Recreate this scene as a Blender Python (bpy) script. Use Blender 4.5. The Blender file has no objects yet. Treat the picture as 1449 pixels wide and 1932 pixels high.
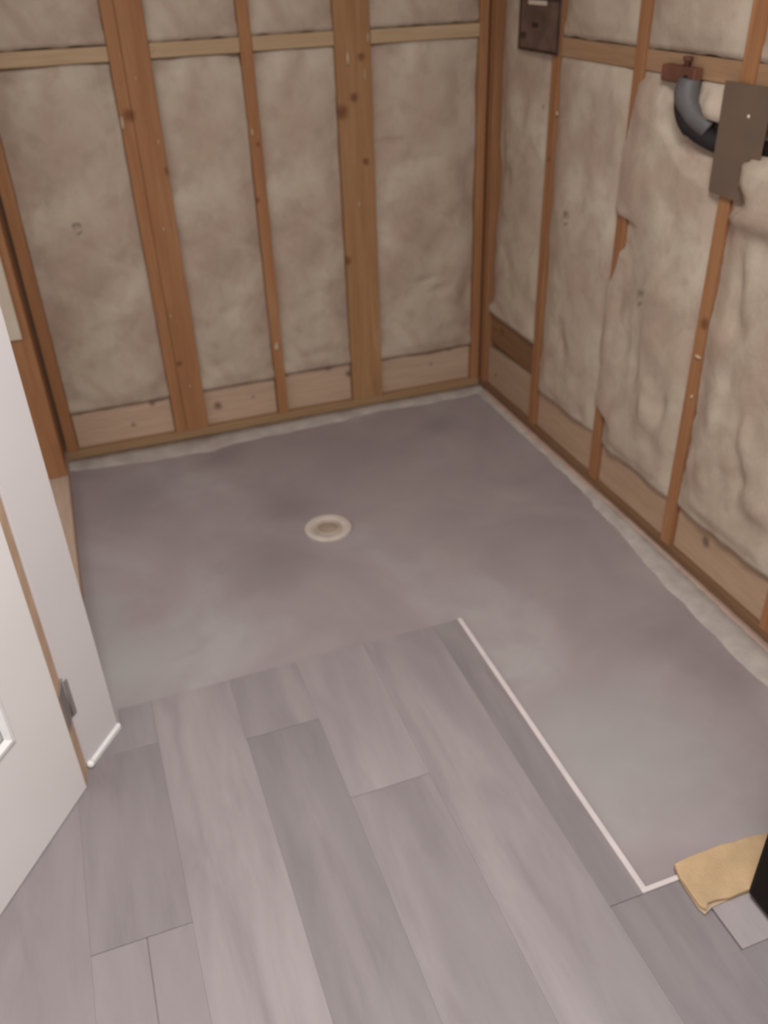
import bpy, bmesh, math, random
from mathutils import Vector, Matrix, noise
S = bpy.context.scene
COL = S.collection

# ------------------------------------------------------------------ camera
CAM = Vector((-1.41725, -2.91912, 1.5))
M = ((0.9397044695, -0.3406146670, -0.0306130463),
     (-0.2096604077, -0.5030667036, -0.8384309186),
     (0.2701814638, 0.7942956253, -0.5441474398))
FPX = 1637.69
cd = bpy.data.cameras.new('camera'); cam = bpy.data.objects.new('camera', cd); COL.objects.link(cam)
right, down, fwd = Vector(M[0]), Vector(M[1]), Vector(M[2])
R = Matrix((right, -down, -fwd)).transposed().to_4x4()
cam.matrix_world = Matrix.Translation(CAM) @ R
cd.sensor_fit = 'VERTICAL'; cd.sensor_height = 36; cd.lens = FPX / 1932 * 36
cd.clip_start = .05
cd.dof.use_dof = True; cd.dof.focus_distance = 1.0; cd.dof.aperture_fstop = 5.0
S.camera = cam

# ------------------------------------------------------------------ world, lights, exposure
wd = bpy.data.worlds.new('world'); S.world = wd; wd.use_nodes = True
bg = wd.node_tree.nodes['Background']; bg.inputs[0].default_value = (1.0, 1.0, .98, 1); bg.inputs[1].default_value = .40

def area(name, loc, target, size, power, color):
    l = bpy.data.lights.new(name, 'AREA'); l.shape = 'SQUARE'; l.size = size; l.energy = power; l.color = color
    o = bpy.data.objects.new(name, l); COL.objects.link(o); o.location = loc
    o.rotation_euler = (Vector(target) - Vector(loc)).to_track_quat('-Z', 'Y').to_euler()
    return o
area('ceiling_lamp_light', (-1.2, -2.60, 2.36), (-1.2, -2.52, 0), .7, 26.5, (1, 1.045, 1.04))
S.view_settings.view_transform = 'Standard'; S.view_settings.look = 'None'
S.view_settings.gamma = 1; S.view_settings.use_curve_mapping = False
S.view_settings.exposure = 1.0

# ------------------------------------------------------------------ helpers
def srgb(c):
    return tuple((x/255/12.92 if x/255 <= .04045 else ((x/255+.055)/1.055)**2.4) for x in c)

def ray(u, v):
    return right*(u-724.5) + down*(v-966) + fwd*FPX
def on(u, v, ax, val):
    r = ray(u, v); return CAM + r*((val-CAM[ax])/r[ax])

def obj(name, bm, mat, parent=None, loc=(0, 0, 0), smooth=False):
    """vertices are given in world coordinates; loc is the object's base"""
    base = Vector(loc)
    me = bpy.data.meshes.new(name)
    bmesh.ops.recalc_face_normals(bm, faces=bm.faces)
    pw = Vector(parent['_w']) if parent else Vector((0, 0, 0))
    off = base if not parent else (pw if Vector(loc).length == 0 else base)
    for v in bm.verts: v.co -= off
    bm.to_mesh(me); bm.free()
    if smooth:
        for p in me.polygons: p.use_smooth = True
    me.materials.append(mat)
    o = bpy.data.objects.new(name, me); COL.objects.link(o)
    o['_w'] = list(off)
    if parent: o.parent = parent; o.location = off - pw
    else: o.location = off
    return o
def empty(name, loc=(0, 0, 0)):
    o = bpy.data.objects.new(name, None); COL.objects.link(o); o.location = loc; o['_w'] = list(loc)
    o.empty_display_size = .05
    return o
def tag(o, label, cat=None, group=None, kind=None):
    if label: o['label'] = label
    if cat: o['category'] = cat
    if group: o['group'] = group
    if kind: o['kind'] = kind
    return o

def box(bm, x0, x1, y0, y1, z0, z1, bevel=0):
    vs = [bm.verts.new(p) for p in ((x0,y0,z0),(x1,y0,z0),(x1,y1,z0),(x0,y1,z0),(x0,y0,z1),(x1,y0,z1),(x1,y1,z1),(x0,y1,z1))]
    fs = [bm.faces.new([vs[i] for i in f]) for f in ((0,3,2,1),(4,5,6,7),(0,1,5,4),(1,2,6,5),(2,3,7,6),(3,0,4,7))]
    if bevel:
        es = list({e for f in fs for e in f.edges})
        bmesh.ops.bevel(bm, geom=es, offset=bevel, segments=1, affect='EDGES')
    return bm
def prism(bm, pts, z0, z1, bevel=0):
    n = len(pts)
    a = [bm.verts.new((p[0], p[1], z0)) for p in pts]; b = [bm.verts.new((p[0], p[1], z1)) for p in pts]
    fs = [bm.faces.new(a[::-1]), bm.faces.new(b)]
    for i in range(n): fs.append(bm.faces.new((a[i], a[(i+1) % n], b[(i+1) % n], b[i])))
    if bevel:
        bmesh.ops.recalc_face_normals(bm, faces=fs)
        bmesh.ops.bevel(bm, geom=list(fs[1].edges), offset=bevel, segments=1, affect='EDGES')
    return bm
def new(): return bmesh.new()
def obox(bm, origin, ux, uy, sx, sy, sz, bevel=0):
    """box from origin along ux (length sx), uy (sy), z (sz); sx.. are (lo,hi)"""
    o = Vector(origin); ux = Vector(ux); uy = Vector(uy)
    pts = [o+ux*a+uy*b for a, b in ((sx[0],sy[0]),(sx[1],sy[0]),(sx[1],sy[1]),(sx[0],sy[1]))]
    n0 = len(bm.verts)
    vs = [bm.verts.new((p.x, p.y, p.z+sz[0])) for p in pts] + [bm.verts.new((p.x, p.y, p.z+sz[1])) for p in pts]
    fs = [bm.faces.new([vs[i] for i in f]) for f in ((0,3,2,1),(4,5,6,7),(0,1,5,4),(1,2,6,5),(2,3,7,6),(3,0,4,7))]
    if bevel:
        bmesh.ops.recalc_face_normals(bm, faces=fs)
        bmesh.ops.bevel(bm, geom=list({e for f in fs for e in f.edges}), offset=bevel, segments=2, affect='EDGES')
    return bm
def tube(bm, pts, rad, seg=16, squash=None):
    pts = [Vector(p) for p in pts]; rings = []
    for i, p in enumerate(pts):
        t = (pts[min(i+1, len(pts)-1)] - pts[max(i-1, 0)]).normalized()
        a = t.cross(Vector((1, 0, 0))); a = a.normalized() if a.length > .01 else Vector((0, 1, 0))
        b = t.cross(a).normalized()
        r = rad[i] if isinstance(rad, (list, tuple)) else rad
        rings.append([bm.verts.new(p + a*math.cos(k*2*math.pi/seg)*r + b*math.sin(k*2*math.pi/seg)*r*(squash or 1)) for k in range(seg)])
    for i in range(len(rings)-1):
        for k in range(seg):
            bm.faces.new((rings[i][k], rings[i][(k+1) % seg], rings[i+1][(k+1) % seg], rings[i+1][k]))
    bm.faces.new(rings[0][::-1]); bm.faces.new(rings[-1])
    return bm
def catmull(P, n=8):
    P = [Vector(p) for p in P]; out = []
    for i in range(len(P)-1):
        p0, p1, p2, p3 = P[max(i-1, 0)], P[i], P[i+1], P[min(i+2, len(P)-1)]
        for k in range(n):
            t = k/n
            out.append(.5*((2*p1)+(p2-p0)*t+(2*p0-5*p1+4*p2-p3)*t*t+(3*p1-p0-3*p2+p3)*t**3))
    out.append(P[-1]); return out
def lerp_tab(tab, x):
    if x <= tab[0][0]: return tab[0][1]
    for (a, b), (c, d) in zip(tab, tab[1:]):
        if x <= c: return b + (d-b)*(x-a)/(c-a)
    return tab[-1][1]
def ss(a, b, x):
    t = max(0, min(1, (x-a)/(b-a))); return t*t*(3-2*t)

# ------------------------------------------------------------------ materials
class NT:
    def __init__(s, name, rough=.7, spec=.3):
        s.m = bpy.data.materials.new(name); s.m.use_nodes = True; s.t = s.m.node_tree
        s.b = s.t.nodes['Principled BSDF']; s.b.inputs['Roughness'].default_value = rough
        s.b.inputs['Specular IOR Level'].default_value = spec
    def n(s, typ, **k):
        x = s.t.nodes.new(typ)
        for a, v in k.items(): setattr(x, a, v)
        return x
    def l(s, a, b): s.t.links.new(a, b)
    def coord(s, scale=(1, 1, 1)):
        tc = s.n('ShaderNodeTexCoord'); mp = s.n('ShaderNodeMapping'); mp.inputs['Scale'].default_value = scale
        s.l(tc.outputs['Object'], mp.inputs[0]); return mp.outputs[0]
    def noise(s, vec, scale, detail=4, rough=.55, dist=0):
        x = s.n('ShaderNodeTexNoise'); x.inputs['Scale'].default_value = scale; x.inputs['Detail'].default_value = detail
        x.inputs['Roughness'].default_value = rough; x.inputs['Distortion'].default_value = dist
        s.l(vec, x.inputs['Vector']); return x.outputs['Fac']
    def ramp(s, fac, stops):
        x = s.n('ShaderNodeValToRGB'); e = x.color_ramp.elements
        while len(e) < len(stops): e.new(.5)
        for el, (p, c) in zip(e, stops):
            el.position = p; el.color = tuple(c)+(1,) if not isinstance(c, (int, float)) else (c, c, c, 1)
        s.l(fac, x.inputs[0]); return x.outputs[0]
    def mix(s, fac, a, b, mode='MIX'):
        x = s.n('ShaderNodeMix', data_type='RGBA', blend_type=mode)
        if isinstance(fac, float): x.inputs[0].default_value = fac
        else: s.l(fac, x.inputs[0])
        for i, v in ((6, a), (7, b)):
            if isinstance(v, tuple): x.inputs[i].default_value = v+(1,)
            else: s.l(v, x.inputs[i])
        return x.outputs[2]
    def bump(s, h, strength, dist=.01):
        x = s.n('ShaderNodeBump'); x.inputs['Strength'].default_value = strength; x.inputs['Distance'].default_value = dist
        s.l(h, x.inputs['Height']); s.l(x.outputs[0], s.b.inputs['Normal'])
    def color(s, c):
        if isinstance(c, tuple): s.b.inputs['Base Color'].default_value = c+(1,)
        else: s.l(c, s.b.inputs['Base Color'])
    def spots(s, base, pts, col):
        """dark knots at given places (object coordinates)"""
        tc = s.n('ShaderNodeTexCoord'); cur = base
        wob = s.noise(s.coord(), 60, 2)
        for p, r in pts:
            v = s.n('ShaderNodeVectorMath', operation='DISTANCE'); s.l(tc.outputs['Object'], v.inputs[0]); v.inputs[1].default_value = p
            ad = s.n('ShaderNodeMath', operation='MULTIPLY_ADD'); s.l(wob, ad.inputs[0]); ad.inputs[1].default_value = r*.8; s.l(v.outputs['Value'], ad.inputs[2])
            mr = s.n('ShaderNodeMapRange', interpolation_type='SMOOTHSTEP'); s.l(ad.outputs[0], mr.inputs[0])
            mr.inputs[1].default_value = r*.7; mr.inputs[2].default_value = r*1.9; mr.inputs[3].default_value = .78; mr.inputs[4].default_value = 0
            cur = s.mix(mr.outputs[0], cur, col)
        return cur

def wood(name, a, b, c, axis='z', knots=(), kcol=(60, 35, 25)):
    m = NT(name, .72, .25)
    sc = {'z': (1, 1, .06), 'x': (.06, 1, 1), 'y': (1, .06, 1)}[axis]
    v = m.coord(sc)
    g = m.noise(v, 28, 4, .6, .8); g2 = m.noise(v, 130, 3, .6)
    big = m.noise(m.coord((.7, .7, .7)), 2.3, 3, .5)
    col = m.ramp(g, [(.3, srgb(a)), (.5, srgb(b)), (.72, srgb(c))])
    col = m.mix(m.ramp(big, [(.35, 0.0), (.65, .5)]), col, srgb(a))
    col = m.mix(m.ramp(g2, [(.45, 0.0), (.75, .22)]), col, srgb(tuple(int(x*.62) for x in a)))
    att = m.n('ShaderNodeAttribute', attribute_type='OBJECT', attribute_name='tint')
    hs = m.n('ShaderNodeMix', data_type='RGBA', blend_type='MULTIPLY'); hs.inputs[0].default_value = 1
    m.l(col, hs.inputs[6])
    ad = m.n('ShaderNodeMath', operation='ADD'); m.l(att.outputs['Fac'], ad.inputs[0]); ad.inputs[1].default_value = 1
    cb = m.n('ShaderNodeCombineColor')
    for i in range(3): m.l(ad.outputs[0], cb.inputs[i])
    m.l(cb.outputs[0], hs.inputs[7])
    col = hs.outputs[2]
    if knots: col = m.spots(col, knots, srgb(kcol))
    m.color(col); m.bump(g2, .25, .002)
    return m.m

def kz(lst, ax, val):
    return [(tuple(on(u, v, ax, val)), r) for u, v, r in lst]
kback = kz([(338,686,.011),(487,272,.008),(682,107,.012),(645,212,.022),(668,184,.014),(690,305,.012),(178,108,.006),(298,97,.005),(317,322,.013),(485,378,.01),(243,218,.018),(655,492,.016)], 1, 0)
kright = kz([(1329,611,.016),(1035,300,.008)], 0, 0)
kblk_b = kz([(149,774,.017),(287,761,.013),(252,803,.01),(412,767,.016),(426,688,.02),(620,694,.015),(659,706,.015),(848,657,.014),(814,688,.008),(478,750,.008)], 1, .018)
kblk_r = kz([(1333,1022,.016),(1260,998,.006),(936,708,.009),(1230,1025,.008)], 0, .018)
W_stud = wood('orange_brown_stud_wood', (146,98,65), (158,109,73), (167,122,86), 'z', kback+kright, (105,62,36))
W_post = wood('yellowish_post_wood', (146,104,70), (158,116,80), (168,132,98), 'z', kback, (100,62,38))
W_plate = wood('brown_plate_wood', (148,114,82), (156,122,90), (164,132,100), 'x')
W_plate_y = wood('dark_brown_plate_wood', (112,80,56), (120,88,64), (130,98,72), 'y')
W_blk = wood('pale_block_wood', (176,145,122), (184,154,131), (191,163,139), 'x', kblk_b, (85,62,55))
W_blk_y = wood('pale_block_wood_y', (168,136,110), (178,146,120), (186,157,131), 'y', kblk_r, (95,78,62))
W_cross = wood('blocking_wood', (168,138,106), (178,148,116), (186,157,127), 'x')
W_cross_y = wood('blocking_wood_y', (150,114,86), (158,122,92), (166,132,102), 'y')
W_brown = wood('dark_brown_block_wood', (122,86,58), (130,94,64), (138,103,72), 'y', kz([(950,625,.014),(925,700,.006)],0,.03), (80,55,35))

def insulation():
    m = NT('mineral_wool', .95, .05)
    v = m.coord()
    big = m.noise(v, 3.2, 4, .6, .6); mid = m.noise(v, 11, 4, .6, .5); fine = m.noise(m.coord((1, 1, .6)), 260, 3, .7)
    warm = m.noise(m.coord((1.3, 1.3, .8)), 5.1, 3, .5, .4)
    col = m.ramp(big, [(.28, srgb((170,149,131))), (.5, srgb((184,166,148))), (.72, srgb((196,180,163)))])
    col = m.mix(m.ramp(warm, [(.42, 0.0), (.68, .7)]), col, srgb((167,137,122)))
    col = m.mix(m.ramp(mid, [(.46, 0.0), (.72, .6)]), col, srgb((154,132,115)))
    col = m.mix(m.ramp(fine, [(.55, 0.0), (.8, .2)]), col, srgb((205,192,180)))
    m.color(col)
    ad = m.n('ShaderNodeMath', operation='MULTIPLY_ADD'); m.l(mid, ad.inputs[0]); ad.inputs[1].default_value = 2.5; m.l(fine, ad.inputs[2])
    m.bump(ad.outputs[0], .35, .004)
    return m.m
INS = insulation()

def cement():
    m = NT('grey_cement', .62, .3)
    v = m.coord()
    big = m.noise(v, 1.9, 4, .55, .7); mid = m.noise(v, 7, 4, .6, .4); fine = m.noise(v, 300, 2, .6)
    col = m.ramp(big, [(.3, srgb((144,129,130))), (.5, srgb((153,139,138))), (.7, srgb((163,153,151)))])
    col = m.mix(m.ramp(mid, [(.45, 0.0), (.7, .4)]), col, srgb((141,127,129)))
    pts = kz([(1265,1200,.16),(1385,1275,.13),(515,1060,.16),(560,960,.13),(240,940,.22),(420,860,.10),(830,800,.10)], 2, 0)
    tc = m.n('ShaderNodeTexCoord')
    wob = m.noise(v, 6, 3, .6)
    for p, r in pts:
        d = m.n('ShaderNodeVectorMath', operation='DISTANCE'); m.l(tc.outputs['Object'], d.inputs[0]); d.inputs[1].default_value = p
        ad = m.n('ShaderNodeMath', operation='MULTIPLY_ADD'); m.l(wob, ad.inputs[0]); ad.inputs[1].default_value = r*1.2; m.l(d.outputs['Value'], ad.inputs[2])
        mr = m.n('ShaderNodeMapRange', interpolation_type='SMOOTHSTEP'); m.l(ad.outputs[0], mr.inputs[0])
        mr.inputs[1].default_value = r*.6; mr.inputs[2].default_value = r*1.9; mr.inputs[3].default_value = .5; mr.inputs[4].default_value = 0
        col = m.mix(mr.outputs[0], col, srgb((122,109,110)))
    for p, r in kz([(225,1250,.10),(1150,1400,.16),(180,1160,.06)], 2, 0):
        d = m.n('ShaderNodeVectorMath', operation='DISTANCE'); m.l(tc.outputs['Object'], d.inputs[0]); d.inputs[1].default_value = p
        ad = m.n('ShaderNodeMath', operation='MULTIPLY_ADD'); m.l(wob, ad.inputs[0]); ad.inputs[1].default_value = r; m.l(d.outputs['Value'], ad.inputs[2])
        mr = m.n('ShaderNodeMapRange', interpolation_type='SMOOTHSTEP'); m.l(ad.outputs[0], mr.inputs[0])
        mr.inputs[1].default_value = r*.7; mr.inputs[2].default_value = r*2.6; mr.inputs[3].default_value = .6; mr.inputs[4].default_value = 0
        col = m.mix(mr.outputs[0], col, srgb((156,150,147)))
    m.color(col); m.bump(fine, .12, .001)
    return m.m
CEM = cement()

def plank_mat():
    m = NT('grey_wood_look_vinyl', .5, .32)
    att = m.n('ShaderNodeAttribute', attribute_type='OBJECT', attribute_name='tint')
    tc = m.n('ShaderNodeTexCoord'); sh = m.n('ShaderNodeVectorMath', operation='ADD')
    oi = m.n('ShaderNodeObjectInfo'); cb0 = m.n('ShaderNodeCombineXYZ')
    mu = m.n('ShaderNodeMath', operation='MULTIPLY'); m.l(oi.outputs['Random'], mu.inputs[0]); mu.inputs[1].default_value = 40
    m.l(mu.outputs[0], cb0.inputs[0]); m.l(mu.outputs[0], cb0.inputs[1])
    m.l(tc.outputs['Object'], sh.inputs[0]); m.l(cb0.outputs[0], sh.inputs[1])
    mp = m.n('ShaderNodeMapping'); mp.inputs['Scale'].default_value = (1, .16, 1); m.l(sh.outputs[0], mp.inputs[0])
    st = m.noise(mp.outputs[0], 17, 4, .6, .5); fine = m.noise(mp.outputs[0], 110, 3, .6)
    big = m.noise(mp.outputs[0], 5.5, 3, .5, .6)
    col = m.ramp(st, [(.3, srgb((140,128,129))), (.5, srgb((152,140,140))), (.7, srgb((160,148,148)))])
    col = m.mix(m.ramp(big, [(.38, 0.0), (.66, .75)]), col, srgb((137,126,127)))
    col = m.mix(m.ramp(fine, [(.45, 0.0), (.8, .12)]), col, srgb((124,114,112)))
    ad = m.n('ShaderNodeMath', operation='ADD'); m.l(att.outputs['Fac'], ad.inputs[0]); ad.inputs[1].default_value = .97
    cb = m.n('ShaderNodeCombineColor')
    for i in range(3): m.l(ad.outputs[0], cb.inputs[i])
    col = m.mix(1.0, col, cb.outputs[0], 'MULTIPLY')
    m.color(col); m.bump(fine, .1, .001)
    return m.m
VINYL = plank_mat()

def plain(name, c, rough=.6, spec=.3, var=.06, scale=8, metal=0, bump=0):
    m = NT(name, rough, spec); v = m.coord(); n = m.noise(v, scale, 3)
    lo = tuple(max(0, int(x*(1-var))) for x in c); hi = tuple(min(255, int(x*(1+var))) for x in c)
    m.color(m.ramp(n, [(.3, srgb(lo)), (.7, srgb(hi))])); m.b.inputs['Metallic'].default_value = metal
    if bump: m.bump(m.noise(v, 160, 3), bump, .003)
    return m.m
MUD = plain('dried_mortar', (170,158,150), .8, .2, .07, 14, bump=.5)
MUDP = plain('pale_pinkish_mortar', (172,144,130), .8, .2, .06, 14, bump=.4)
WHITE = plain('white_door_paint', (231,222,219), .38, .4, .012, 3)
WHITE2 = plain('white_jamb_paint', (216,206,205), .42, .4, .012, 3)
BEAD = plain('bright_white_caulk', (236,230,228), .5, .3, .02, 20)
DRY = plain('drywall_paper', (196,178,160), .85, .1, .03, 9)
EDGEW = plain('raw_door_edge_wood', (205,172,144), .6, .2, .06, 12)
HINGE = plain('satin_nickel', (138,126,122), .6, .4, .04, 20)
BLACK = plain('black_cabinet_paint', (20,15,15), .6, .15, .1, 6)
BOARD = plain('yellow_tan_particle_board', (184,153,119), .8, .15, .05, 18, bump=.5)
BOARDE = plain('particle_board_edge', (178,154,132), .85, .1, .08, 40, bump=.8)
PVC = plain('dull_white_pvc', (188,172,162), .5, .3, .05, 16)
RUBBER = plain('beige_test_plug', (158,138,122), .7, .2, .08, 16)
PLATE = plain('brown_grey_steel', (104,84,70), .6, .35, .08, 5, bump=.15)
BOXM = plain('dark_brown_grey_steel', (92,70,60), .6, .35, .18, 16, bump=.15)
BOXD = plain('darker_box_inside', (60,42,36), .7, .2, .15, 16)
PIPE = plain('black_rubber_hose', (30,22,24), .7, .4, .1, 10)
SLEEVE = plain('grey_plastic_sleeve', (88,82,81), .55, .35, .07, 9)
REDWOOD = plain('dark_red_brown_bracket', (104,66,52), .7, .2, .12, 18)
SCREW = plain('bright_screw_head', (205,190,176), .35, .6, .03, 10, metal=.3)
INK = plain('faded_grey_print', (150,132,116), .9, .05, .08, 40)
FLUFF = plain('pale_wool_tuft', (184,158,132), .95, .05, .05, 50)
CEIL = plain('ceiling_board', (200,190,182), .9, .1, .02, 3)
SHEATH = plain('dark_sheathing_board', (112,90,74), .9, .1, .08, 6)
TRIMW = plain('white_trim_edge', (205,190,188), .5, .3, .03, 20)

# ------------------------------------------------------------------ floor
floor = obj('floor', box(new(), -3.0, .12, -4.2, .12, -.12, 0), CEM); tag(floor, 'smooth grey cement floor of the unfinished shower room', kind='structure')
# vinyl planks: (x0, x1, y_back, y_front, tint)
YB = -1.303
PL = [(-.745,-.674,YB,-2.155,-.15), (-.745,-.578,-2.156,-3.3,-.20), (-.578,-.41,-2.309,-3.3,-.12), (-.41,-.24,-2.309,-3.3,-.07),
      (-.937,-.745,YB,-2.75,-.0), (-.937,-.745,-2.75,-3.6,-.05),
      (-1.116,-.937,YB,-1.748,.05), (-1.116,-.937,-1.749,-2.95,-.05),
      (-1.285,-1.116,YB,-1.507,-.05), (-1.285,-1.116,-1.508,-2.7,-.12), (-1.285,-1.116,-2.7,-3.6,0),
      (-1.475,-1.285,YB,-2.42,.02), (-1.475,-1.285,-2.42,-3.6,-.03),
      (-1.657,-1.475,-1.44,-1.907,-.12), (-1.657,-1.559,-1.908,-3.2,.0), (-1.557,-1.475,-1.908,-3.2,.03),
      (-1.84,-1.657,-1.44,-3.0,-.0), (-2.02,-1.84,-1.8,-3.4,.02)]
rnd = random.Random(5)
g = .00006
for x0, x1, ya, yb, t in PL:
    zt = .0052 + rnd.uniform(0, .0003)
    bm = box(new(), x0+g, x1-g, yb+g, ya-g, .0, zt, .0003)
    o = obj('floor_plank', bm, VINYL, floor); o['tint'] = t
bm = prism(new(), [(-1.475, YB), (-1.475, -1.4398), (-1.606, -1.4398), (-1.5505, -1.365), (-1.5505, YB)], 0, .0055, .0008)
o = obj('floor_plank', bm, VINYL, floor); o['tint'] = -.09
# pale offcut plank, proud of the floor beside the black cabinet
bm = box(new(), -.574, -.42, -2.309, -2.19, .0, .009, .001)
o = obj('floor_plank', bm, VINYL, floor); o['tint'] = .12; o['label'] = 'short paler plank offcut beside the black cabinet'
# white L trim
bm = prism(new(), [(-.674, YB), (-.662, YB), (-.662, -2.145), (-.45, -2.145), (-.45, -2.155), (-.674, -2.155)], 0, .0085, .001)
t1 = obj('trim_1', bm, TRIMW); tag(t1, 'thin white L-shaped edge strip between planks and cement', kind='structure')

# dried mortar fillets along the two walls (own ragged edge)
def fillet(name, tab, wall, mat, zt=.014, inner=0.0, n=150, amp=.009, seed=0, zi=None):
    bm = new(); rows = []
    a0, a1 = tab[0][0], tab[-1][0]
    for i in range(n+1):
        a = a0 + (a1-a0)*i/n
        w = lerp_tab(tab, a) + amp*noise.noise(Vector((a*14, seed, 0))) + amp*.5*noise.noise(Vector((a*60, seed, 3)))
        w = max(w, .006+inner); r = []
        for f in (0, .45, .85, 1.0):
            d = inner + (w-inner)*f; z = zt*(1-f)**.7 + (.0035 if f < 1 else .0002) + .0012*noise.noise(Vector((a*40, f*3, seed)))*(f < 1)
            r.append(bm.verts.new((a, -d, z) if wall == 'back' else (-d, a, z)))
        b = r[0].co.copy(); b.z = 0; r.insert(0, bm.verts.new(b))
        rows.append(r)
    for p, q in zip(rows, rows[1:]):
        for k in range(4): bm.faces.new((p[k], p[k+1], q[k+1], q[k]))
    return obj(name, bm, mat, floor, smooth=True)
fillet('mortar_fillet', [(-1.6,.062),(-1.478,.082),(-1.296,.102),(-1.118,.112),(-1.006,.088),(-.804,.082),(-.596,.07),(-.436,.048),(-.268,.066),(-.05,.062),(0,.06)], 'back', MUD, zt=.009)
fillet('mortar_fillet', [(-2.6,.09),(-1.95,.075),(-1.734,.095),(-1.47,.085),(-1.305,.078),(-1.1,.052),(-.986,.05),(-.9,.036),(-.616,.03),(-.17,.03),(-.06,.03)], 'right', MUD, zt=.010, seed=5, amp=.008)
fillet('mortar_lip', [(-2.6,.035),(-1.734,.036),(-1.4,.028),(-1.15,.020),(-1.0,.02),(-.9,.024),(-.5,.024),(-.06,.022)], 'right', MUDP, zt=.014, seed=9, amp=.003)
# ------------------------------------------------------------------ drain
dc = (on(575,998,2,0)+on(665,998,2,0))/2
dc = Vector((-.864, -.752, 0))
drain = empty('floor_drain', dc); tag(drain, 'round off-white plastic floor drain flange set in the grey cement', 'drain')
def lathe(bm, prof, c, seg=40):
    rings = [[bm.verts.new((c[0]+r*math.cos(k*2*math.pi/seg), c[1]+r*math.sin(k*2*math.pi/seg), c[2]+z)) for k in range(seg)] for r, z in prof]
    for a, b in zip(rings, rings[1:]):
        for k in range(seg): bm.faces.new((a[k], a[(k+1) % seg], b[(k+1) % seg], b[k]))
    return bm, rings
bm, rg = lathe(new(), [(.073,.0),(.074,.004),(.070,.0085),(.062,.0105),(.055,.0095),(.045,.007),(.041,.004),(.039,.0005)], dc); obj('flange', bm, PVC, drain, smooth=True)
bm, rg = lathe(new(), [(.041,.001),(.0385,.006),(.034,.0075),(.031,.0055),(.030,.0015)], dc); obj('drain_collar', bm, plain('yellowed_pvc', (172,154,138), .5, .3, .05, 16), drain, smooth=True)
bm, rg = lathe(new(), [(.030,.0006),(.030,.0022),(.024,.003),(.010,.0032),(.001,.0036)], dc); bm.faces.new(rg[-1]); obj('plug', bm, RUBBER, drain, smooth=True)

# ------------------------------------------------------------------ framed walls
HT = 2.4
wb = obj('wall_back', box(new(), -1.75, .1, .092, .104, 0, HT), SHEATH); tag(wb, 'open timber stud wall at the back, insulated bays over a sole plate', kind='structure')
wr = obj('wall_right', box(new(), .092, .104, -3.0, .09, 0, HT), SHEATH); tag(wr, 'open timber stud wall on the right, insulated bays over a sole plate', kind='structure')
def stud(parent, x0, x1, y0, y1, z0=.04, z1=HT-.04, tint=0, name='wall_stud', mat=None):
    o = obj(name, box(new(), x0, x1, y0, y1, z0, z1, .0012), mat or W_stud, parent); o['tint'] = tint; return o
# back wall studs
BX = [(-1.594,-1.556,.06),(-1.212,-1.1745,.02),(-1.1735,-1.094,-.0),(-.826,-.789,.02),(-.53,-.412,.02),(-.034,-.002,-.02)]
for x0, x1, t in BX: stud(wb, x0, x1, 0, .09, tint=t, mat=W_post if x0 == -.53 else None)
# sole plates
o = obj('sole_plate', box(new(), -1.60, 0, 0, .09, 0, .0395, .0015), W_plate, wb)
o = obj('sole_plate', box(new(), 0.001, .09, -3.0, -.0, 0, .0395, .0015), W_plate_y, wr)
obj('top_plate', box(new(), -1.69, .0, 0, .09, HT-.0395, HT), W_plate, wb)
obj('top_plate', box(new(), 0.001, .09, -3.0, 0, HT-.0395, HT), W_plate_y, wr)
# right wall studs
def notched_stud(y0, y1, z0, z1, zn0, zn1, dn):
    bm = new(); prof = [(0,z0),(.09,z0),(.09,z1),(0,z1),(0,zn1),(dn,zn1),(dn,zn0),(0,zn0)]
    a = [bm.verts.new((x, y0, z)) for x, z in prof]; b = [bm.verts.new((x, y1, z)) for x, z in prof]
    bm.faces.new(a[::-1]); bm.faces.new(b)
    for i in range(8): bm.faces.new((a[i], a[(i+1) % 8], b[(i+1) % 8], b[i]))
    return bm
RY = [(-.045,-.004,-.18),(-.456,-.418,-.08),(-.870,-.832,-.06)]
for y0, y1, t in RY: stud(wr, 0, .09, y0, y1, tint=t)
o = obj('wall_stud', notched_stud(-1.268, -1.230, .04, HT-.04, 1.055, 1.155, .055), W_stud, wr); o['tint'] = .02
o = obj('wall_stud', notched_stud(-1.686, -1.648, .04, HT-.04, 1.075, 1.175, .055), W_stud, wr); o['tint'] = .0
stud(wr, 0, .09, -2.10, -2.062); stud(wr, 0, .09, -2.51, -2.472); stud(wr, 0, .09, -2.92, -2.882)
# pale blocks standing on the sole plate
bays_b = [(-1.556,-1.212),(-1.094,-.826),(-.789,-.53),(-.412,-.034)]
tb = [(.187,.172),(.184,.180),(.190,.189),(.184,.182)]
def blk(parent, wall, a0, a1, z0, za, zb, d, mat, name='blocking', th=.036, tint=0):
    bm = new()
    def P(a, dd, z): return (a, dd, z) if wall == 'back' else (dd, a, z)
    q = [P(a0,d,z0),P(a1,d,z0),P(a1,d+th,z0),P(a0,d+th,z0),P(a0,d,za),P(a1,d,zb),P(a1,d+th,zb),P(a0,d+th,za)]
    vs = [bm.verts.new(p) for p in q]
    fs = [bm.faces.new([vs[i] for i in f]) for f in ((0,3,2,1),(4,5,6,7),(0,1,5,4),(1,2,6,5),(2,3,7,6),(3,0,4,7))]
    bmesh.ops.recalc_face_normals(bm, faces=fs)
    bmesh.ops.bevel(bm, geom=list({e for f in fs for e in f.edges}), offset=.0012, segments=1, affect='EDGES')
    o = obj(name, bm, mat, parent); o['tint'] = tint; return o
for (a0, a1), (za, zb), t in zip(bays_b, tb, (.03,.01,.0,-.04)):
    blk(wb, 'back', a0+.002, a1-.002, .040, za, zb, .024, W_blk, tint=t)
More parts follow.
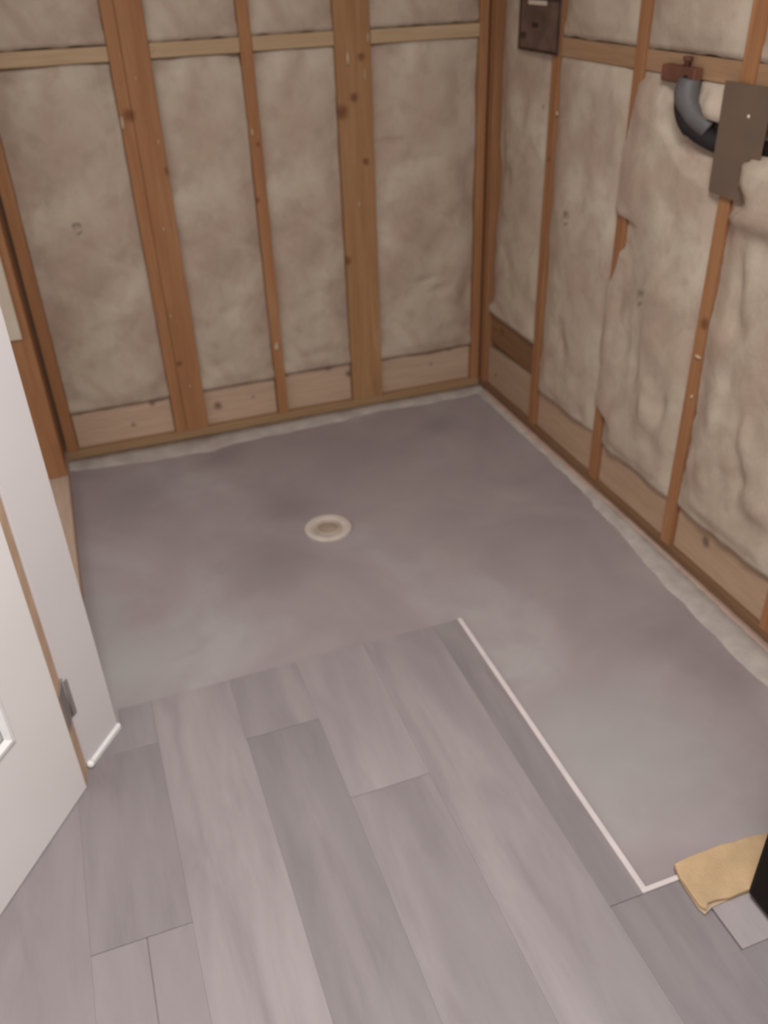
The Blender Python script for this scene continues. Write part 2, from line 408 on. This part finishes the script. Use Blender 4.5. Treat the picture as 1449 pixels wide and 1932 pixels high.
bays_r = [(-.418,-.045),(-.832,-.456),(-1.230,-.870),(-1.648,-1.268),(-2.062,-1.686)]
tr = [(.205,.185),(.200,.172),(.178,.170),(.190,.172),(.19,.17)]
for (a0, a1), (za, zb), t in zip(bays_r, tr, (-.14,-.06,-.04,-.0,0)):
    blk(wr, 'right', a0+.002, a1-.002, .040, za, zb, .016, W_blk_y, tint=t)
blk(wr, 'right', -.415, -.048, .207, .325, .342, .024, W_brown, tint=-.05)
# horizontal blocking high on the walls
for (a0, a1), zc in zip(bays_b, (0, .001, .002, .0)):
    blk(wb, 'back', a0+.001, a1-.001, 1.250+zc, 1.290+zc, 1.290+zc, .001, W_cross, th=.088)
for a0, a1, d in ((-.831,-.457,.006),(-1.229,-.871,.008),(-1.647,-1.269,.01),(-2.061,-1.687,.01)):
    blk(wr, 'right', a0, a1, 1.226, 1.274, 1.274, d, W_cross_y, th=.08)

# ------------------------------------------------------------------ insulation batts
PIPEPTS = [(0.006,-1.074,1.232),(0.000,-1.060,1.194),(-.004,-1.072,1.157),(-.002,-1.108,1.126),(.010,-1.160,1.108),(.026,-1.205,1.100),(.030,-1.25,1.100),(.030,-1.34,1.108),(.030,-1.45,1.118),(.030,-1.60,1.125)]
PP = catmull(PIPEPTS, 6)
def near_pipe(a, z):
    return min(math.hypot(a-p.y, z-p.z) for p in PP)
groups = {'back': 'insulation batts in the back wall', 'right': 'insulation batts in the right wall'}
def batt(wall, a0, a1, z0, z1, seed, label, d_edge=-.018, bulge=.008, ov0=None, ov1=None, extra=None, na=22, rag=.0015):
    """d positive stands proud of the stud faces, towards the room"""
    P = (lambda a, d, z: Vector((a, -d, z))) if wall == 'back' else (lambda a, d, z: Vector((-d, a, z)))
    nz = max(8, int((z1-z0)/.014)); bm = new(); G = []
    W = a1-a0
    for j in range(nz+1):
        z = z0+(z1-z0)*j/nz
        zz = z
        e0 = ov0(z) if ov0 else 0; e1 = ov1(z) if ov1 else 0
        lo = a0+.0006-e0 + abs(rag*noise.noise(Vector((z*25, seed, 1))))*(1 if e0 <= 0 else -.3)
        hi = a1-.0006+e1 - abs(rag*noise.noise(Vector((z*25, seed, 2))))*(1 if e1 <= 0 else -.3)
        row = []
        for i in range(na+1):
            t = i/na; t = .5-.5*math.cos(math.pi*t)*(.55+.45*abs(math.cos(math.pi*t)))
            a = lo+(hi-lo)*t
            fe = ss(0, .055, a-lo); fE = ss(0, .055, hi-a)
            fz = ss(0, .05, z-z0)*ss(0, .05, z1-z)
            d = d_edge + (bulge-d_edge*.55)*(.35*fe*fE+.65*math.sin(math.pi*t)**.7)*(.45+.55*fz)
            if e0 > .0005: d = max(d, .004+.004*ss(0, .02, a-lo)) if a < a0+.05 else d
            if e1 > .0005: d = max(d, .004+.004*ss(0, .02, hi-a)) if a > a1-.05 else d
            q = Vector((a*7, z*5, seed*3.7))
            d += .009*noise.noise(q) + .0035*noise.noise(q*2.7) + .0010*noise.noise(q*8) + .0004*noise.noise(q*21)
            rg_ = 1-abs(noise.noise(Vector((a*5+seed, z*4, seed*1.3))))*2.2
            d -= .004*max(0, rg_-.55)
            if not (e0 > .0005 or e1 > .0005): pass
            if extra: d = extra(a, z, d)
            if z-z0 < .03: d = max(min(d, .004), -.011)
            if e0 > .0005 and a < a0+.01: d = max(d, .004)
            if e1 > .0005 and a > a1-.01: d = max(d, .004)
            if e0 <= .0005 and a < a0+.004 or e1 <= .0005 and a > a1-.004: d = min(d, .004)
            row.append(bm.verts.new(P(a, d, z + (.006*noise.noise(Vector((a*22, seed, 7))) if j == 0 else 0))))
        # skirt
        base0 = P(max(lo, a0+.004) if e0 > 0 else lo, -.085, z) if e0 <= .0005 else P(lo, .0012, z)
        base1 = P(hi, -.085, z) if e1 <= .0005 else P(hi, .0012, z)
        row.insert(0, bm.verts.new(base0)); row.append(bm.verts.new(base1))
        G.append(row)
    for r, s in zip(G, G[1:]):
        for k in range(len(r)-1): bm.faces.new((r[k], r[k+1], s[k+1], s[k]))
    for r in (G[0], G[-1]):
        bk = [bm.verts.new(P((v.co.x if wall == 'back' else v.co.y), -.085 if r is G[-1] or z0 > 1 else -.0152, z0 if r is G[0] else z1)) for v in r]
        for k in range(1, len(r)-2): bm.faces.new((r[k], r[k+1], bk[k+1], bk[k]))
    ac = (a0+a1)/2
    base = (ac, .05, z0) if wall == 'back' else (.05, ac, z0)
    o = obj('insulation_batt', bm, INS, None, base, smooth=True)
    tag(o, label, 'insulation', groups[wall]); return o

def b_extra(lst):
    def f(a, z, d):
        for (a_, z_, ra, rz, h) in lst:
            q = ((a-a_)/ra)**2+((z-z_)/rz)**2
            if q < 9: d += h*math.exp(-q)
        return d
    return f
def wpt(u, v, wall):  # a pixel of the photograph to a place on the wall plane
    p = on(u, v, 1 if wall == 'back' else 0, 0); return (p.x if wall == 'back' else p.y), p.z
def B(wall, lst):
    out = []
    for u, v, ra, rz, h in lst:
        a, z = wpt(u, v, wall); out.append((a, z, ra, rz, h))
    return out
ex0 = b_extra(B('back', [(75,380,.02,.10,-.014),(100,560,.02,.10,-.008),(205,160,.05,.05,-.02),(150,770,.05,.02,-.01),(40,140,.10,.02,-.02),(205,560,.05,.12,.006),(300,740,.03,.03,-.01)]))
ex1 = b_extra(B('back', [(325,115,.05,.012,-.02),(420,690,.03,.025,-.012),(400,600,.06,.08,.006),(450,110,.03,.02,-.02),(430,590,.03,.02,-.006)]))
ex2 = b_extra(B('back', [(575,120,.02,.02,-.012),(600,670,.08,.02,-.01),(520,110,.03,.02,-.008)]))
ex3 = b_extra(B('back', [(735,272,.045,.010,-.022),(830,545,.03,.012,-.020),(800,530,.04,.012,-.012),(870,180,.04,.10,-.018),(880,330,.03,.08,-.014),(790,250,.07,.05,.008),(760,420,.05,.05,.008),(860,620,.05,.03,-.01),(800,300,.08,.012,-.008),(880,560,.025,.06,-.012)]))
B1 = [batt('back', *bays_b[0], .178, 1.248, 11, 'tall grey-brown insulation batt left of the doubled stud', extra=ex0),
      batt('back', *bays_b[1], .181, 1.249, 12, 'tall grey-brown insulation batt between doubled stud and thin stud', extra=ex1),
      batt('back', *bays_b[2], .189, 1.250, 13, 'tall narrow insulation batt between thin stud and wide post', extra=ex2),
      batt('back', *bays_b[3], .183, 1.248, 14, 'creased brown insulation batt between wide post and the corner', extra=ex3, bulge=.014)]
up = ['upper insulation batt above the blocking left of the doubled stud', 'upper insulation batt above the blocking right of the doubled stud',
      'upper insulation batt above the blocking left of the wide post', 'upper insulation batt above the blocking beside the corner stud']
for i, ((a0, a1), lb) in enumerate(zip(bays_b, up)):
    batt('back', a0, a1, 1.293, 2.355, 21+i, lb, bulge=.008, d_edge=-.018)
# right wall
sB = [(.20,0),(.27,0),(.30,.040),(.33,.040),(.345,.030),(.44,.030),(.455,.040),(.655,.040),(.675,.036),(.70,.022),(.74,.008),(.78,0),(.862,0),(.875,.040),(1.04,.040),(1.06,.030),(1.12,.018),(1.20,0),(1.3,0)]
def ovB(z):
    v = lerp_tab(sB, z); return v + (.003*noise.noise(Vector((z*40, 1, 1))) if v > .003 else 0)
def exr1(a, z, d):
    d = b_extra(B('right', [(1058,650,.03,.04,-.014),(1090,780,.02,.03,-.014),(1010,660,.03,.03,-.005),(1075,412,.10,.12,.004)]))(a, z, d)
    return d
R2B = b_extra(B('right', [(1170,560,.03,.07,-.010),(1200,690,.012,.06,-.016),(1218,760,.015,.05,.014),(1245,770,.02,.05,-.020),(1160,800,.03,.05,.012),(1180,650,.02,.08,-.010),(1260,560,.08,.05,.010),(1190,430,.03,.08,-.006),(1230,230,.05,.08,.004),(1225,840,.05,.04,-.010),(1345,205,.028,.035,.020)]))
def exr2(a, z, d):
    d = R2B(a, z, d); n = near_pipe(a, z)
    if a < -.99 and n < .08:
        inner = (a < -1.10 and z > 1.145)
        if not inner: d = min(d, -.012) if n > .045 else min(d, -.042+.03*ss(.025, .045, n))
    return d
R3B = b_extra(B('right', [(1300,870,.012,.05,.01),(1395,560,.012,.08,-.016),(1420,500,.02,.05,.01),(1400,900,.02,.05,-.022),(1415,870,.02,.04,.014),(1350,780,.02,.05,.010),(1330,900,.02,.03,.008),(1430,960,.05,.03,.012),(1395,620,.03,.03,-.012),(1380,720,.02,.04,-.010),(1410,820,.012,.05,.012)]))
def exr3(a, z, d):
    d = R3B(a, z, d); n = near_pipe(a, z)
    if z > 1.105:
        if n < .07: d = min(d, -.042 + .04*ss(.028, .07, n))
        if a > -1.36: d = min(d, -.01)
    if z < 1.20:
        edge = lerp_tab([(.97,-1.285),(.985,-1.315),(1.0,-1.335),(1.02,-1.337),(1.033,-1.312),(1.045,-1.298),(1.062,-1.293),(1.085,-1.310),(1.11,-1.329),(1.15,-1.36)], z) + .005*noise.noise(Vector((z*70, 2, 8)))
        k = (1-ss(1.090, 1.100, z))*ss(.93, .985, z)
        if a < edge: d += k*(.017+.010*ss(edge, edge-.05, a))
        elif k > 0 and z > .985: d = min(d, -.004)
    return d
def ovC(z):
    return .0012 + .004*noise.noise(Vector((z*30, 4, 4))) - (.02 if .78 < z < .97 else 0)*1.0
r = [batt('right', *bays_r[0], .328, 2.355, 31, 'insulation batt in the right wall nearest the corner, below the dark box', bulge=.010, d_edge=-.03,
          extra=b_extra(B('right', [(950,330,.03,.03,-.02),(1000,600,.05,.03,-.006),(980,200,.05,.06,-.008),(935,300,.03,.25,-.014)]))),
     batt('right', *bays_r[1], .182, 1.224, 32, 'tall smooth insulation batt between first and second right-wall studs', extra=exr1, d_edge=-.012, bulge=.012),
     batt('right', *bays_r[2], .170, 1.224, 33, 'torn insulation batt bulging over the second right-wall stud, below the black hose', extra=exr2, ov1=ovB, d_edge=-.012, bulge=.014, na=30),
     batt('right', *bays_r[3], .176, 1.224, 34, 'ragged insulation batt at the right edge, overlapping the brown steel plate', extra=exr3, d_edge=-.008, bulge=.018, na=34, rag=.012),
     batt('right', *bays_r[4], .194, 1.224, 35, 'insulation batt beyond the last right-wall stud in view', bulge=.012)]
upr = ['upper right-wall insulation batt just right of the dark box', 'upper right-wall insulation batt above the reddish bracket and black hose', 'upper right-wall insulation batt right of the topmost yellowish stud', 'upper right-wall insulation batt beyond the frame edge']
def ovU(z): return .030 if z < 2 else 0
for i, lb in enumerate(upr):
    batt('right', *bays_r[i+1], 1.277, 2.355, 41+i, lb, bulge=.014, d_edge=-.016)
for p, q in ((-2.472,-2.10),(-2.882,-2.51)):
    pass

# faint printed marks on three batts (flat print following the surface)
def mark(bt, wall, u, v, s, rot=0):
    a, z = wpt(u, v, wall)
    best = None
    me = bt.data; off = bt.location
    for vx in me.vertices:
        w_ = vx.co+off; aa = w_.x if wall == 'back' else w_.y
        dd = (aa-a)**2+(w_.z-z)**2
        if best is None or dd < best[0]: best = (dd, w_)
    dpt = best[1].y if wall == 'back' else best[1].x
    bm = new()
    def strip(x0, z0, x1, z1, wd_):
        n = Vector((x1-x0, z1-z0)); n.normalize(); pn = Vector((-n.y, n.x))*wd_/2
        q = [(x0+pn.x, z0+pn.y), (x1+pn.x, z1+pn.y), (x1-pn.x, z1-pn.y), (x0-pn.x, z0-pn.y)]
        vs = []
        for layer in (-.0045, -.0038):
            for x, y in q:
                c, s_ = math.cos(rot), math.sin(rot); X = (x*c-y*s_)*s; Y = (x*s_+y*c)*s
                vs.append(bm.verts.new((a+X, dpt+layer, z+Y) if wall == 'back' else (dpt+layer, a-X, z+Y)))
        for f in ((0,1,2,3),(7,6,5,4),(0,4,5,1),(1,5,6,2),(2,6,7,3),(3,7,4,0)): bm.faces.new([vs[i] for i in f])
    strip(-.5,.9,.45,.9,.22); strip(-.45,.9,-.4,.15,.18); strip(.42,.9,.45,.3,.18); strip(-.1,.5,.15,.5,.12)
    strip(-.2,-.35,.0,-.55,.26); strip(.05,-.4,.5,-.25,.2)
    obj('printed_mark', bm, INK, bt)
mark(B1[0], 'back', 147, 434, .022, .1); mark(r[1], 'right', 1076, 414, .024, .0); mark(r[2], 'right', 1216, 563, .024, .0)

# small tufts of wool and chips caught on the studs
def lumps(parent, wall, lst, mat, name='wool_scrap'):
    for (u, v, w_, h_, d) in lst:
        a, z = wpt(u, v, wall)
        bm = new(); bmesh.ops.create_icosphere(bm, subdivisions=2, radius=1)
        for vx in bm.verts:
            q = vx.co.copy(); k = 1+.35*noise.noise(q*1.7+Vector((u, v, 0)))
            X, Y, Z = q.x*w_*k*.7, q.y*d*.8, q.z*h_*k*.8
            vx.co = Vector((a+X, -.0005+Y-d*.3, z+Z)) if wall == 'back' else Vector((-.0005+Y-d*.3, a+X, z+Z))
        obj(name, bm, mat, parent, smooth=True)
lumps(wb, 'back', [(231,232,.007,.022,.004),(299,268,.004,.009,.003),(309,432,.004,.010,.003),(322,596,.004,.008,.003),(256,148,.003,.005,.002),
                   (656,110,.006,.024,.004),(694,70,.004,.018,.004),(678,385,.004,.011,.003),(688,140,.003,.02,.003),(476,250,.005,.014,.004),(522,654,.011,.020,.005),(358,728,.004,.006,.002),(287,93,.004,.012,.003)], FLUFF)
lumps(wr, 'right', [(1052,214,.008,.008,.004),(1318,673,.017,.006,.006),(1306,748,.006,.007,.004),(1026,195,.006,.008,.004)], FLUFF)

# ------------------------------------------------------------------ left wall with end post
wl = empty('wall_left', (-1.645, -.5, 0)); tag(wl, 'short open timber wall on the left running up to the white jamb', kind='structure')
o = obj('sole_plate', box(new(), -1.692, -1.602, -1.33, -.002, 0, .0395, .0015), wood('pale_left_plate', (176,148,128), (184,156,136), (190,164,144), 'y'), wl)
stud(wl, -1.700, -1.604, -.165, -.125, .0405, tint=-.02)
stud(wl, -1.700, -1.604, -.120, -.001, .0405, tint=-.08)
bm = box(new(), -1.76, -1.628, -.178, -.166, .535, HT-.04, .001)
o = obj('drywall_strip', bm, DRY, wl); o['label'] = 'pale drywall strip ending partway down the post'

# ------------------------------------------------------------------ jamb and door
J0 = Vector((-1.556, -1.362, 0)); JD = Vector((-.596, -.803, 0)); JN = Vector((-.803, .596, 0))  # JN points away from the room
jb = empty('trim_2', J0); tag(jb, 'wide white painted door jamb on the left', kind='structure')
obj('jamb_board', obox(new(), J0, JD, JN, (0, .122), (0, .02), (.016, 2.1), .0015), WHITE2, jb)
obj('rough_end_stud', obox(new(), J0, JD, JN, (.02, .10), (.0205, .14), (.002, 2.1)), SHEATH, jb)
obj('caulk_bead', obox(new(), J0, JD, JN, (-.004, .122), (-.006, .004), (.0, .018), .003), BEAD, jb)
bm = new(); bmesh.ops.create_icosphere(bm, subdivisions=3, radius=.0085)
for v in bm.verts: v.co += J0 + JD*.119 - JN*.004 + Vector((0, 0, .015))
obj('bead_end', bm, BEAD, jb, smooth=True)

DA = Vector((-1.6325, -1.466, 0)); DB = Vector((-1.638, -1.517, 0)); DD = Vector((-.5704, -.8214, 0)); DN = Vector((-.8214, .5704, 0))
door = empty('door_1', DB); tag(door, 'open white panelled door at the left edge with raw wood hinge edge', kind='structure')
def door_slab():
    """slab with two columns of recessed panels cut in the face"""
    bm = new(); Wd, H, z0, th = .76, 2.03, .008, .030
    xs = [0, .131, .345, .415, .629, .76]; zs = [z0, .295, .83, 1.0, 1.60, 1.70, 1.90, H]
    V = {}
    def P(s, z, d): return DB + DD*s + DN*d + Vector((0, 0, z))
    def q(a, b, c, d):
        bm.faces.new([bm.verts.new(p) for p in (a, b, c, d)])
    for i in range(5):
        for j in range(7):
            x0, x1, y0, y1 = xs[i], xs[i+1], zs[j], zs[j+1]
            if i in (1, 3) and j in (1, 3, 5):
                m1, m2, dp = .012, .045, .007
                o_ = [(x0,y0),(x1,y0),(x1,y1),(x0,y1)]
                a_ = [(x0+m1,y0+m1),(x1-m1,y0+m1),(x1-m1,y1-m1),(x0+m1,y1-m1)]
                b_ = [(x0+m2,y0+m2),(x1-m2,y0+m2),(x1-m2,y1-m2),(x0+m2,y1-m2)]
                for k in range(4):
                    k2 = (k+1) % 4
                    q(P(*o_[k],0), P(*o_[k2],0), P(*a_[k2],dp), P(*a_[k],dp))
                    q(P(*a_[k],dp), P(*a_[k2],dp), P(*b_[k2],.001), P(*b_[k],.001))
                q(*[P(*c,.001) for c in b_])
            else: q(P(x0,y0,0), P(x1,y0,0), P(x1,y1,0), P(x0,y1,0))
    q(P(0,z0,0), P(0,H,0), P(.0,H,th), P(.0,z0,th)); q(P(Wd,z0,0), P(Wd,z0,th), P(Wd,H,th), P(Wd,H,0))
    q(P(0,z0,th), P(0,H,th), P(Wd,H,th), P(Wd,z0,th)); q(P(0,z0,0), P(0,z0,th), P(Wd,z0,th), P(Wd,z0,0)); q(P(0,H,0), P(Wd,H,0), P(Wd,H,th), P(0,H,th))
    bmesh.ops.remove_doubles(bm, verts=bm.verts, dist=.0002)
    return bm
obj('door_slab', door_slab(), WHITE, door)
# raised moulding frames round each panel
for x0, x1 in ((.131,.345),(.415,.629)):
    for z0, z1 in ((.295,.83),(1.0,1.6),(1.7,1.9)):
        bm = new()
        def P(s, z, d): return DB + DD*s + DN*d + Vector((0, 0, z))
        prof = [(-.002, 0.0005), (.004, -.005), (.012, -.006), (.022, .002)]
        loops = []
        for off, d in prof:
            loops.append([bm.verts.new(P(*c, d)) for c in ((x0+off,z0+off),(x1-off,z0+off),(x1-off,z1-off),(x0+off,z1-off))])
        for a, b in zip(loops, loops[1:]):
            for k in range(4): bm.faces.new((a[k], a[(k+1) % 4], b[(k+1) % 4], b[k]))
        obj('panel_moulding', bm, BEAD, door)
bm = new(); e = DB + DD*.0; f = DA
prism(bm, [(e.x, e.y), (f.x, f.y), (f.x+DN.x*.004, f.y+DN.y*.004), (e.x+DN.x*.0295-.0, e.y+DN.y*.0295)], .004, 2.03)
o = obj('door_edge', bm, EDGEW, door); o['label'] = 'bare wood hinge edge'
# hinge
hd = (DA-DB).normalized(); hn = Vector((hd.y, -hd.x, 0))
hin = obj('hinge', obox(new(), DB, hd, hn, (.006, .060), (.0004, .0030), (.172, .272), .001), HINGE, door); hin['label'] = 'dull grey metal hinge leaf'
o = obj('jamb_leaf', obox(new(), J0, JD, -JN, (.110, .1215), (.0004, .003), (.166, .262), .001), HINGE, hin)
bm = new(); c = DB + hd*.056 + hn*.002
tube(bm, [(c.x, c.y, .168), (c.x, c.y, .272)], .003, 12); obj('hinge_pin', bm, HINGE, hin, smooth=True)

# ------------------------------------------------------------------ dark steel box by the first right stud
bx = empty('junction_box', (-.01, -.335, 1.235)); tag(bx, 'dark brown-grey metal box between corner and first right-wall stud, top edge of view', 'electrical box')
obj('box_body', box(new(), -.006, .0, -.458, -.218, 1.228, 1.372, .002), BOXM, bx)
bm = new()
for q in ((-.009,-.006,-.458,-.452,1.228,1.372),(-.009,-.006,-.224,-.218,1.228,1.372),(-.009,-.006,-.452,-.224,1.228,1.235),(-.009,-.006,-.452,-.224,1.362,1.372)): box(bm, *q)
obj('box_rim', bm, BOXD, bx)
obj('box_slot', box(new(), -.0085, -.006, -.38, -.27, 1.349, 1.361, .001), DRY, bx)
obj('box_tab', box(new(), -.0105, -.006, -.262, -.236, 1.262, 1.276, .001), BOXD, bx)
bm = new()
prism(bm, [(-.0085,-.335),(-.0062,-.335),(-.0062,-.300),(-.0085,-.300)], 1.292, 1.304)
obj('knockout', bm, BOXD, bx)

# brown steel stud guard on third stud
sg = empty('stud_guard_plate', (-.006, -1.27, 1.005)); tag(sg, 'large brown-grey metal plate over the third right-wall stud, hose passing behind', 'metal plate')
bm = new()
pts = [(-1.200,1.237),(-1.203,1.010),(-1.208,1.005),(-1.343,1.003),(-1.348,1.01),(-1.352,1.238)]
a = [bm.verts.new((-.012, y, z)) for y, z in pts]; b = [bm.verts.new((-.0095, y, z)) for y, z in pts]
fs = [bm.faces.new(a), bm.faces.new(b[::-1])]
for i in range(6): bm.faces.new((a[i], b[i], b[(i+1) % 6], a[(i+1) % 6]))
obj('plate', bm, PLATE, sg)
for z_ in (1.012, 1.19): obj('spacer', box(new(), -.0095, -.0002, -1.262, -1.236, z_, z_+.038), PLATE, sg)
p = on(1412, 220, 0, -.012)
bm = new(); bmesh.ops.create_uvsphere(bm, u_segments=12, v_segments=6, radius=.0045)
for v in bm.verts: v.co = Vector((v.co.x*.5-.012, v.co.y+p.y, v.co.z+p.z))
obj('screw', bm, SCREW, sg, smooth=True)

# hose with grey sleeve
hose = empty('drain_hose', PIPEPTS[0]); tag(hose, 'thick black and grey hose curving down from the reddish bracket behind the steel plate', 'hose')
obj('hose', tube(new(), PP, [.027 if i < 18 else .0225 for i in range(len(PP))], 20), PIPE, hose, smooth=True)
SL = catmull([(-.010,-1.078,1.228),(-.014,-1.078,1.202),(-.016,-1.090,1.178),(-.012,-1.112,1.156),(-.002,-1.136,1.140),(.006,-1.150,1.130)], 6)
obj('sleeve', tube(new(), SL, [.024+.006*math.sin(math.pi*min(1, i/14)) for i in range(len(SL))], 20), SLEEVE, hose, smooth=True)
# bracket
br = empty('pipe_bracket', (-.01, -1.04, 1.215)); tag(br, 'dark reddish-brown bracket block holding the top of the hose', 'bracket')
obj('bracket_block', box(new(), -.020, .004, -1.100, -.975, 1.216, 1.252, .003), REDWOOD, br)
bm = new(); tube(bm, [(-.008,-1.055,1.245),(-.008,-1.055,1.262),(-.008,-1.055,1.264),(-.008,-1.055,1.272)], [.007,.007,.011,.011], 14); obj('bolt', bm, REDWOOD, br, smooth=True)

# ------------------------------------------------------------------ board scrap and black cabinet
sc = empty('board_scrap', (-.5, -2.17, .0095)); tag(sc, 'broken yellowish tan board scrap on the floor against the black cabinet', 'board scrap')
px = [(1273,1629),(1300,1616),(1335,1602),(1360,1592),(1385,1588),(1410,1578),(1440,1572),(1490,1560),(1480,1640),(1440,1668),(1396,1684),(1378,1692),(1352,1696),(1336,1702),(1334,1714),(1322,1709),(1308,1690),(1296,1672),(1284,1655),(1277,1640)]
pp = [on(u, v, 2, .022) for u, v in px]
bm = prism(new(), [(p.x, p.y) for p in pp], .0125, .022, .0012)
for v in bm.verts: v.co.z += .0025*noise.noise(v.co*20)
obj('board_top', bm, BOARD, sc)
px2 = [(1273,1640),(1330,1610),(1450,1590),(1460,1660),(1396,1690),(1345,1712),(1330,1726),(1318,1716),(1302,1692),(1286,1668)]
pp = [on(u, v, 2, .0095) for u, v in px2]
obj('board_lower_ply', prism(new(), [(p.x, p.y) for p in pp], .0095, .0124, .0006), BOARDE, sc)

cb = empty('black_cabinet', (-.27, -2.55, 0)); tag(cb, 'black cabinet at the lower right edge, partly out of view', 'cabinet')
obj('cabinet_body', box(new(), -.497, -.03, -2.86, -2.224, .016, .78, .004), BLACK, cb)
obj('cabinet_plinth', box(new(), -.48, -.05, -2.84, -2.24, .0062, .016), BLACK, cb)
obj('cabinet_top', box(new(), -.503, -.024, -2.866, -2.218, .7805, .80, .003), BLACK, cb)
for y0, y1 in ((-2.85,-2.545),(-2.539,-2.234)):
    d_ = obj('cabinet_door', box(new(), -.503, -.4975, y0, y1, .025, .765, .002), BLACK, cb)
    yh = y1-.03 if y0 < -2.6 else y0+.03
    obj('handle', tube(new(), [(-.512, yh, .55), (-.512, yh, .68)], .004, 10), HINGE, d_, smooth=True)

# ------------------------------------------------------------------ ceiling
ce = obj('ceiling', box(new(), -3.0, .104, -4.2, .104, HT+.001, HT+.02), CEIL); tag(ce, 'plain pale ceiling above the room', kind='structure')

for o in S.objects:
    if '_w' in o: del o['_w']
